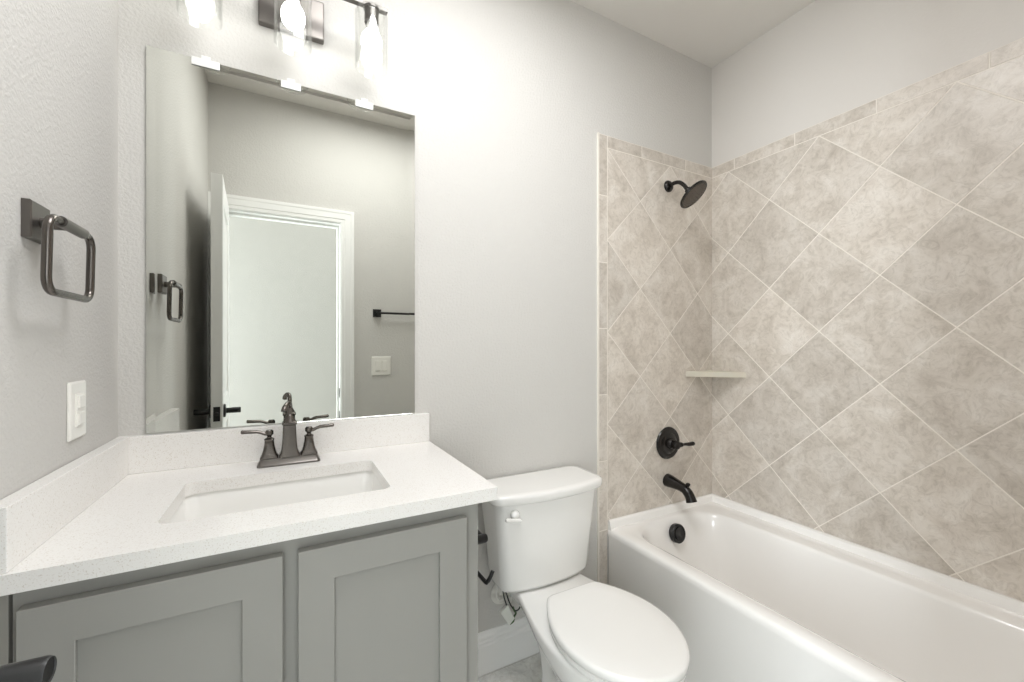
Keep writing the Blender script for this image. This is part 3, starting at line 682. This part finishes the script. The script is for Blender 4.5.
# ------------------------------------------------------------------ bathtub
tub = thing('bathtub', 'white alcove bathtub with smooth apron beside the toilet', 'bathtub', (2.03, -0.72, 0))
AX, RZ = 1.668, 0.429
BX1, TY0, TY1 = ROOM_W - FC - 0.001, FRONT + FC + 0.001, -FC - 0.001
with at(tub):
    n = 10
    def o_(inset, z, r=0.004): return at_z(rrect(AX + inset, BX1, TY0, TY1, r, n), z)
    def basin(xf, xb, yd, yf, z, r):   # xb given as (at drain end, at foot end)
        out = []
        for x, y in rrect(xf, xb[0], yf, yd, r, n):
            f = (x - xf) / (xb[0] - xf); g_ = (yd - y) / (yd - yf)
            out.append((xf + f * (xb[0] + (xb[1] - xb[0]) * g_ - xf), y, z))
        return out
    loops = [o_(0.012, 0.0005), o_(0.012, 0.04), o_(0.004, 0.05), o_(0.004, 0.385), o_(0.0, 0.396), o_(0.0, 0.411), o_(0.0025, 0.4195), o_(0.007, 0.424), o_(0.013, 0.4265), o_(0.03, RZ),
             basin(1.724, (2.262, 2.300), -0.050, -1.34, RZ, 0.15), basin(1.734, (2.254, 2.292), -0.057, -1.335, 0.4255, 0.15), basin(1.740, (2.248, 2.287), -0.066, -1.33, 0.415, 0.15),
             basin(1.752, (2.242, 2.282), -0.083, -1.32, 0.38, 0.135), basin(1.766, (2.230, 2.268), -0.115, -1.27, 0.24, 0.14), basin(1.778, (2.220, 2.255), -0.14, -1.21, 0.13, 0.14), basin(1.80, (2.2, 2.235), -0.165, -1.17, 0.095, 0.13), basin(1.84, (2.16, 2.19), -0.21, -1.11, 0.083, 0.10), basin(1.95, (2.05, 2.08), -0.5, -0.9, 0.080, 0.04)]
    bm = NB(); loft(bm, loops, True, True); obj('tub_shell', bm, M['acrylic'], tub, angle=48)
    bm = NB()
    prof = [(0.0, RZ - 0.03), (0.022, RZ - 0.03), (0.019, RZ + 0.003), (0.014, TUBZ - 0.010), (0.010, TUBZ - 0.002), (0.006, TUBZ), (0.0, TUBZ)]
    path = [(AX + 0.004, TY1, 0, -1), (BX1, TY1, -1, -1), (BX1, TY0, -1, 1), (AX + 0.004, TY0, 0, 1)]
    loft(bm, [[(x + sx * d, y + sy * d, z) for d, z in prof] for x, y, sx, sy in path]); obj('tiling_flange', bm, M['acrylic'], tub, angle=40)
    bm = NB(); oc = (2.014, -0.0885, 0.364); nn = Vector((0, -1, 0.22)).normalized()
    lathe(bm, oc, nn, [(0.041, 0), (0.043, 0.003), (0.043, 0.022), (0.040, 0.026), (0.034, 0.0265), (0.033, 0.024), (0.0, 0.024)], 36); ov = obj('overflow_cover', bm, M['matte'], tub)
    bm = NB(); lathe(bm, Vector(oc) + nn * 0.0245, nn, [(0.030, 0), (0.029, 0.003), (0.012, 0.004), (0, 0.004)], 28); obj('overflow_knob', bm, M['black'], ov)
    bm = NB(); lathe(bm, (2.0, -0.33, 0.0815), (0, 0, 1), [(0.035, 0), (0.035, 0.003), (0.028, 0.005), (0, 0.006)], 28); obj('drain', bm, M['black'], tub)

# tub spout, valve, shower head, shelf
TW = -FC
sp = thing('tub_spout', 'glossy black tub spout on the tiled wall above the drain end of the tub', 'tub spout', (2.053, TW, 0.586))
with at(sp):
    bm = NB()
    X0 = 2.053
    path = [(X0, TW - 0.0002, 0.586), (X0, -0.025, 0.585), (X0, -0.055, 0.582), (X0, -0.085, 0.578), (X0, -0.112, 0.571), (X0, -0.130, 0.557), (X0, -0.142, 0.541), (X0, -0.149, 0.5225)]
    tube(bm, path, [0.032, 0.031, 0.026, 0.0225, 0.0215, 0.0225, 0.0225, 0.025], 24, True, 5); obj('spout_body', bm, M['black'], sp, angle=50)
    bm = NB(); lathe(bm, (X0, -0.126, 0.583), (0, -0.25, 1), [(0.006, 0), (0.006, 0.010), (0.010, 0.012), (0.010, 0.020), (0.006, 0.023), (0, 0.023)], 18); obj('diverter_knob', bm, M['black'], sp)
va = thing('shower_valve', 'black round shower valve with lever handle on the tiled wall', 'shower valve', (2.055, TW, 0.770))
with at(va):
    X0, Z0 = 2.055, 0.770
    bm = NB(); lathe(bm, (X0, TW - 0.0002, Z0), (0, -1, 0), [(0.078, 0), (0.080, 0.003), (0.076, 0.009), (0.060, 0.013), (0.052, 0.013), (0.048, 0.016), (0.030, 0.018)], 44); obj('escutcheon', bm, M['black'], va)
    bm = NB(); lathe(bm, (X0, TW - 0.017, Z0), (0, -1, 0), [(0.026, 0), (0.024, 0.012), (0.019, 0.018), (0.019, 0.034), (0.022, 0.036), (0.022, 0.044), (0.016, 0.050), (0, 0.052)], 28); obj('hub', bm, M['black'], va)
    bm = NB(); tube(bm, [(X0 + 0.010, -0.062, Z0), (X0 + 0.030, -0.064, Z0 - 0.001), (X0 + 0.044, -0.066, Z0 - 0.001), (X0 + 0.060, -0.068, Z0 - 0.001), (X0 + 0.080, -0.070, Z0 - 0.003), (X0 + 0.104, -0.072, Z0 - 0.002), (X0 + 0.113, -0.0725, Z0 - 0.002)], [0.012, 0.0125, 0.0065, 0.0075, 0.0095, 0.0105, 0.006], 16, True, 5); obj('lever', bm, M['black'], va)
sh = thing('shower_sprayer', 'round black shower head on a bent arm high on the tiled wall', 'shower head', (2.059, TW, 2.042))
with at(sh):
    X0, Z0 = 2.059, 2.042
    bm = NB(); lathe(bm, (X0, TW - 0.0002, Z0), (0, -1, 0), [(0.029, 0), (0.029, 0.004), (0.025, 0.011), (0.017, 0.017), (0.011, 0.018)], 32); obj('flange', bm, M['black'], sh)
    bm = NB(); tube(bm, [(X0, TW - 0.01, Z0), (X0, -0.045, Z0 + 0.004), (X0, -0.075, Z0 - 0.003), (X0, -0.100, Z0 - 0.024), (X0 - 0.004, -0.124, Z0 - 0.054)], 0.0095, 16, True, 6); obj('arm', bm, M['black'], sh)
    nn = Vector((0.24, -0.62, -0.74)).normalized(); hc = Vector((X0 - 0.006, -0.1225, Z0 - 0.0515))
    bm = NB(); lathe(bm, hc, nn, [(0.010, 0), (0.015, 0.004), (0.016, 0.014), (0.013, 0.020), (0.019, 0.024), (0.030, 0.029), (0.062, 0.036), (0.072, 0.041), (0.0735, 0.046), (0.0715, 0.050), (0.066, 0.050)], 44); hd = obj('head', bm, M['black'], sh)
    bm = NB(); lathe(bm, hc + nn * 0.0498, nn, [(0.062, 0), (0.058, 0.002), (0, 0.003)], 44)
    d, u, v = frame_of(nn)
    for rr, cnt in ((0.016, 6), (0.030, 12), (0.044, 18), (0.056, 24)):
        for i in range(cnt):
            a = 2 * PI * i / cnt; lathe(bm, hc + nn * 0.052 + (u * math.cos(a) + v * math.sin(a)) * rr, nn, [(0.0022, 0), (0.0015, 0.003)], 6)
    obj('spray_face', bm, M['face'], hd)
cshelf = NB()
cx_, cy_ = ROOM_W - FC - 0.0003, TW - 0.0003
arcp = [(cx_, cy_), (2.186, cy_)] + [(2.186 + (cx_ - 2.186) * t + 0.0, cy_ - 0.19 * t) for t in [i / 10 for i in range(1, 10)]] + [(cx_, cy_ - 0.19)]
loft(cshelf, [at_z(arcp, 1.093), at_z(arcp, 1.121)])
tag(obj('corner_shelf', cshelf, M['shelf'], smooth=False, bevel=0.002), 'cream triangular corner shelf between the two tiled walls', 'shelf')
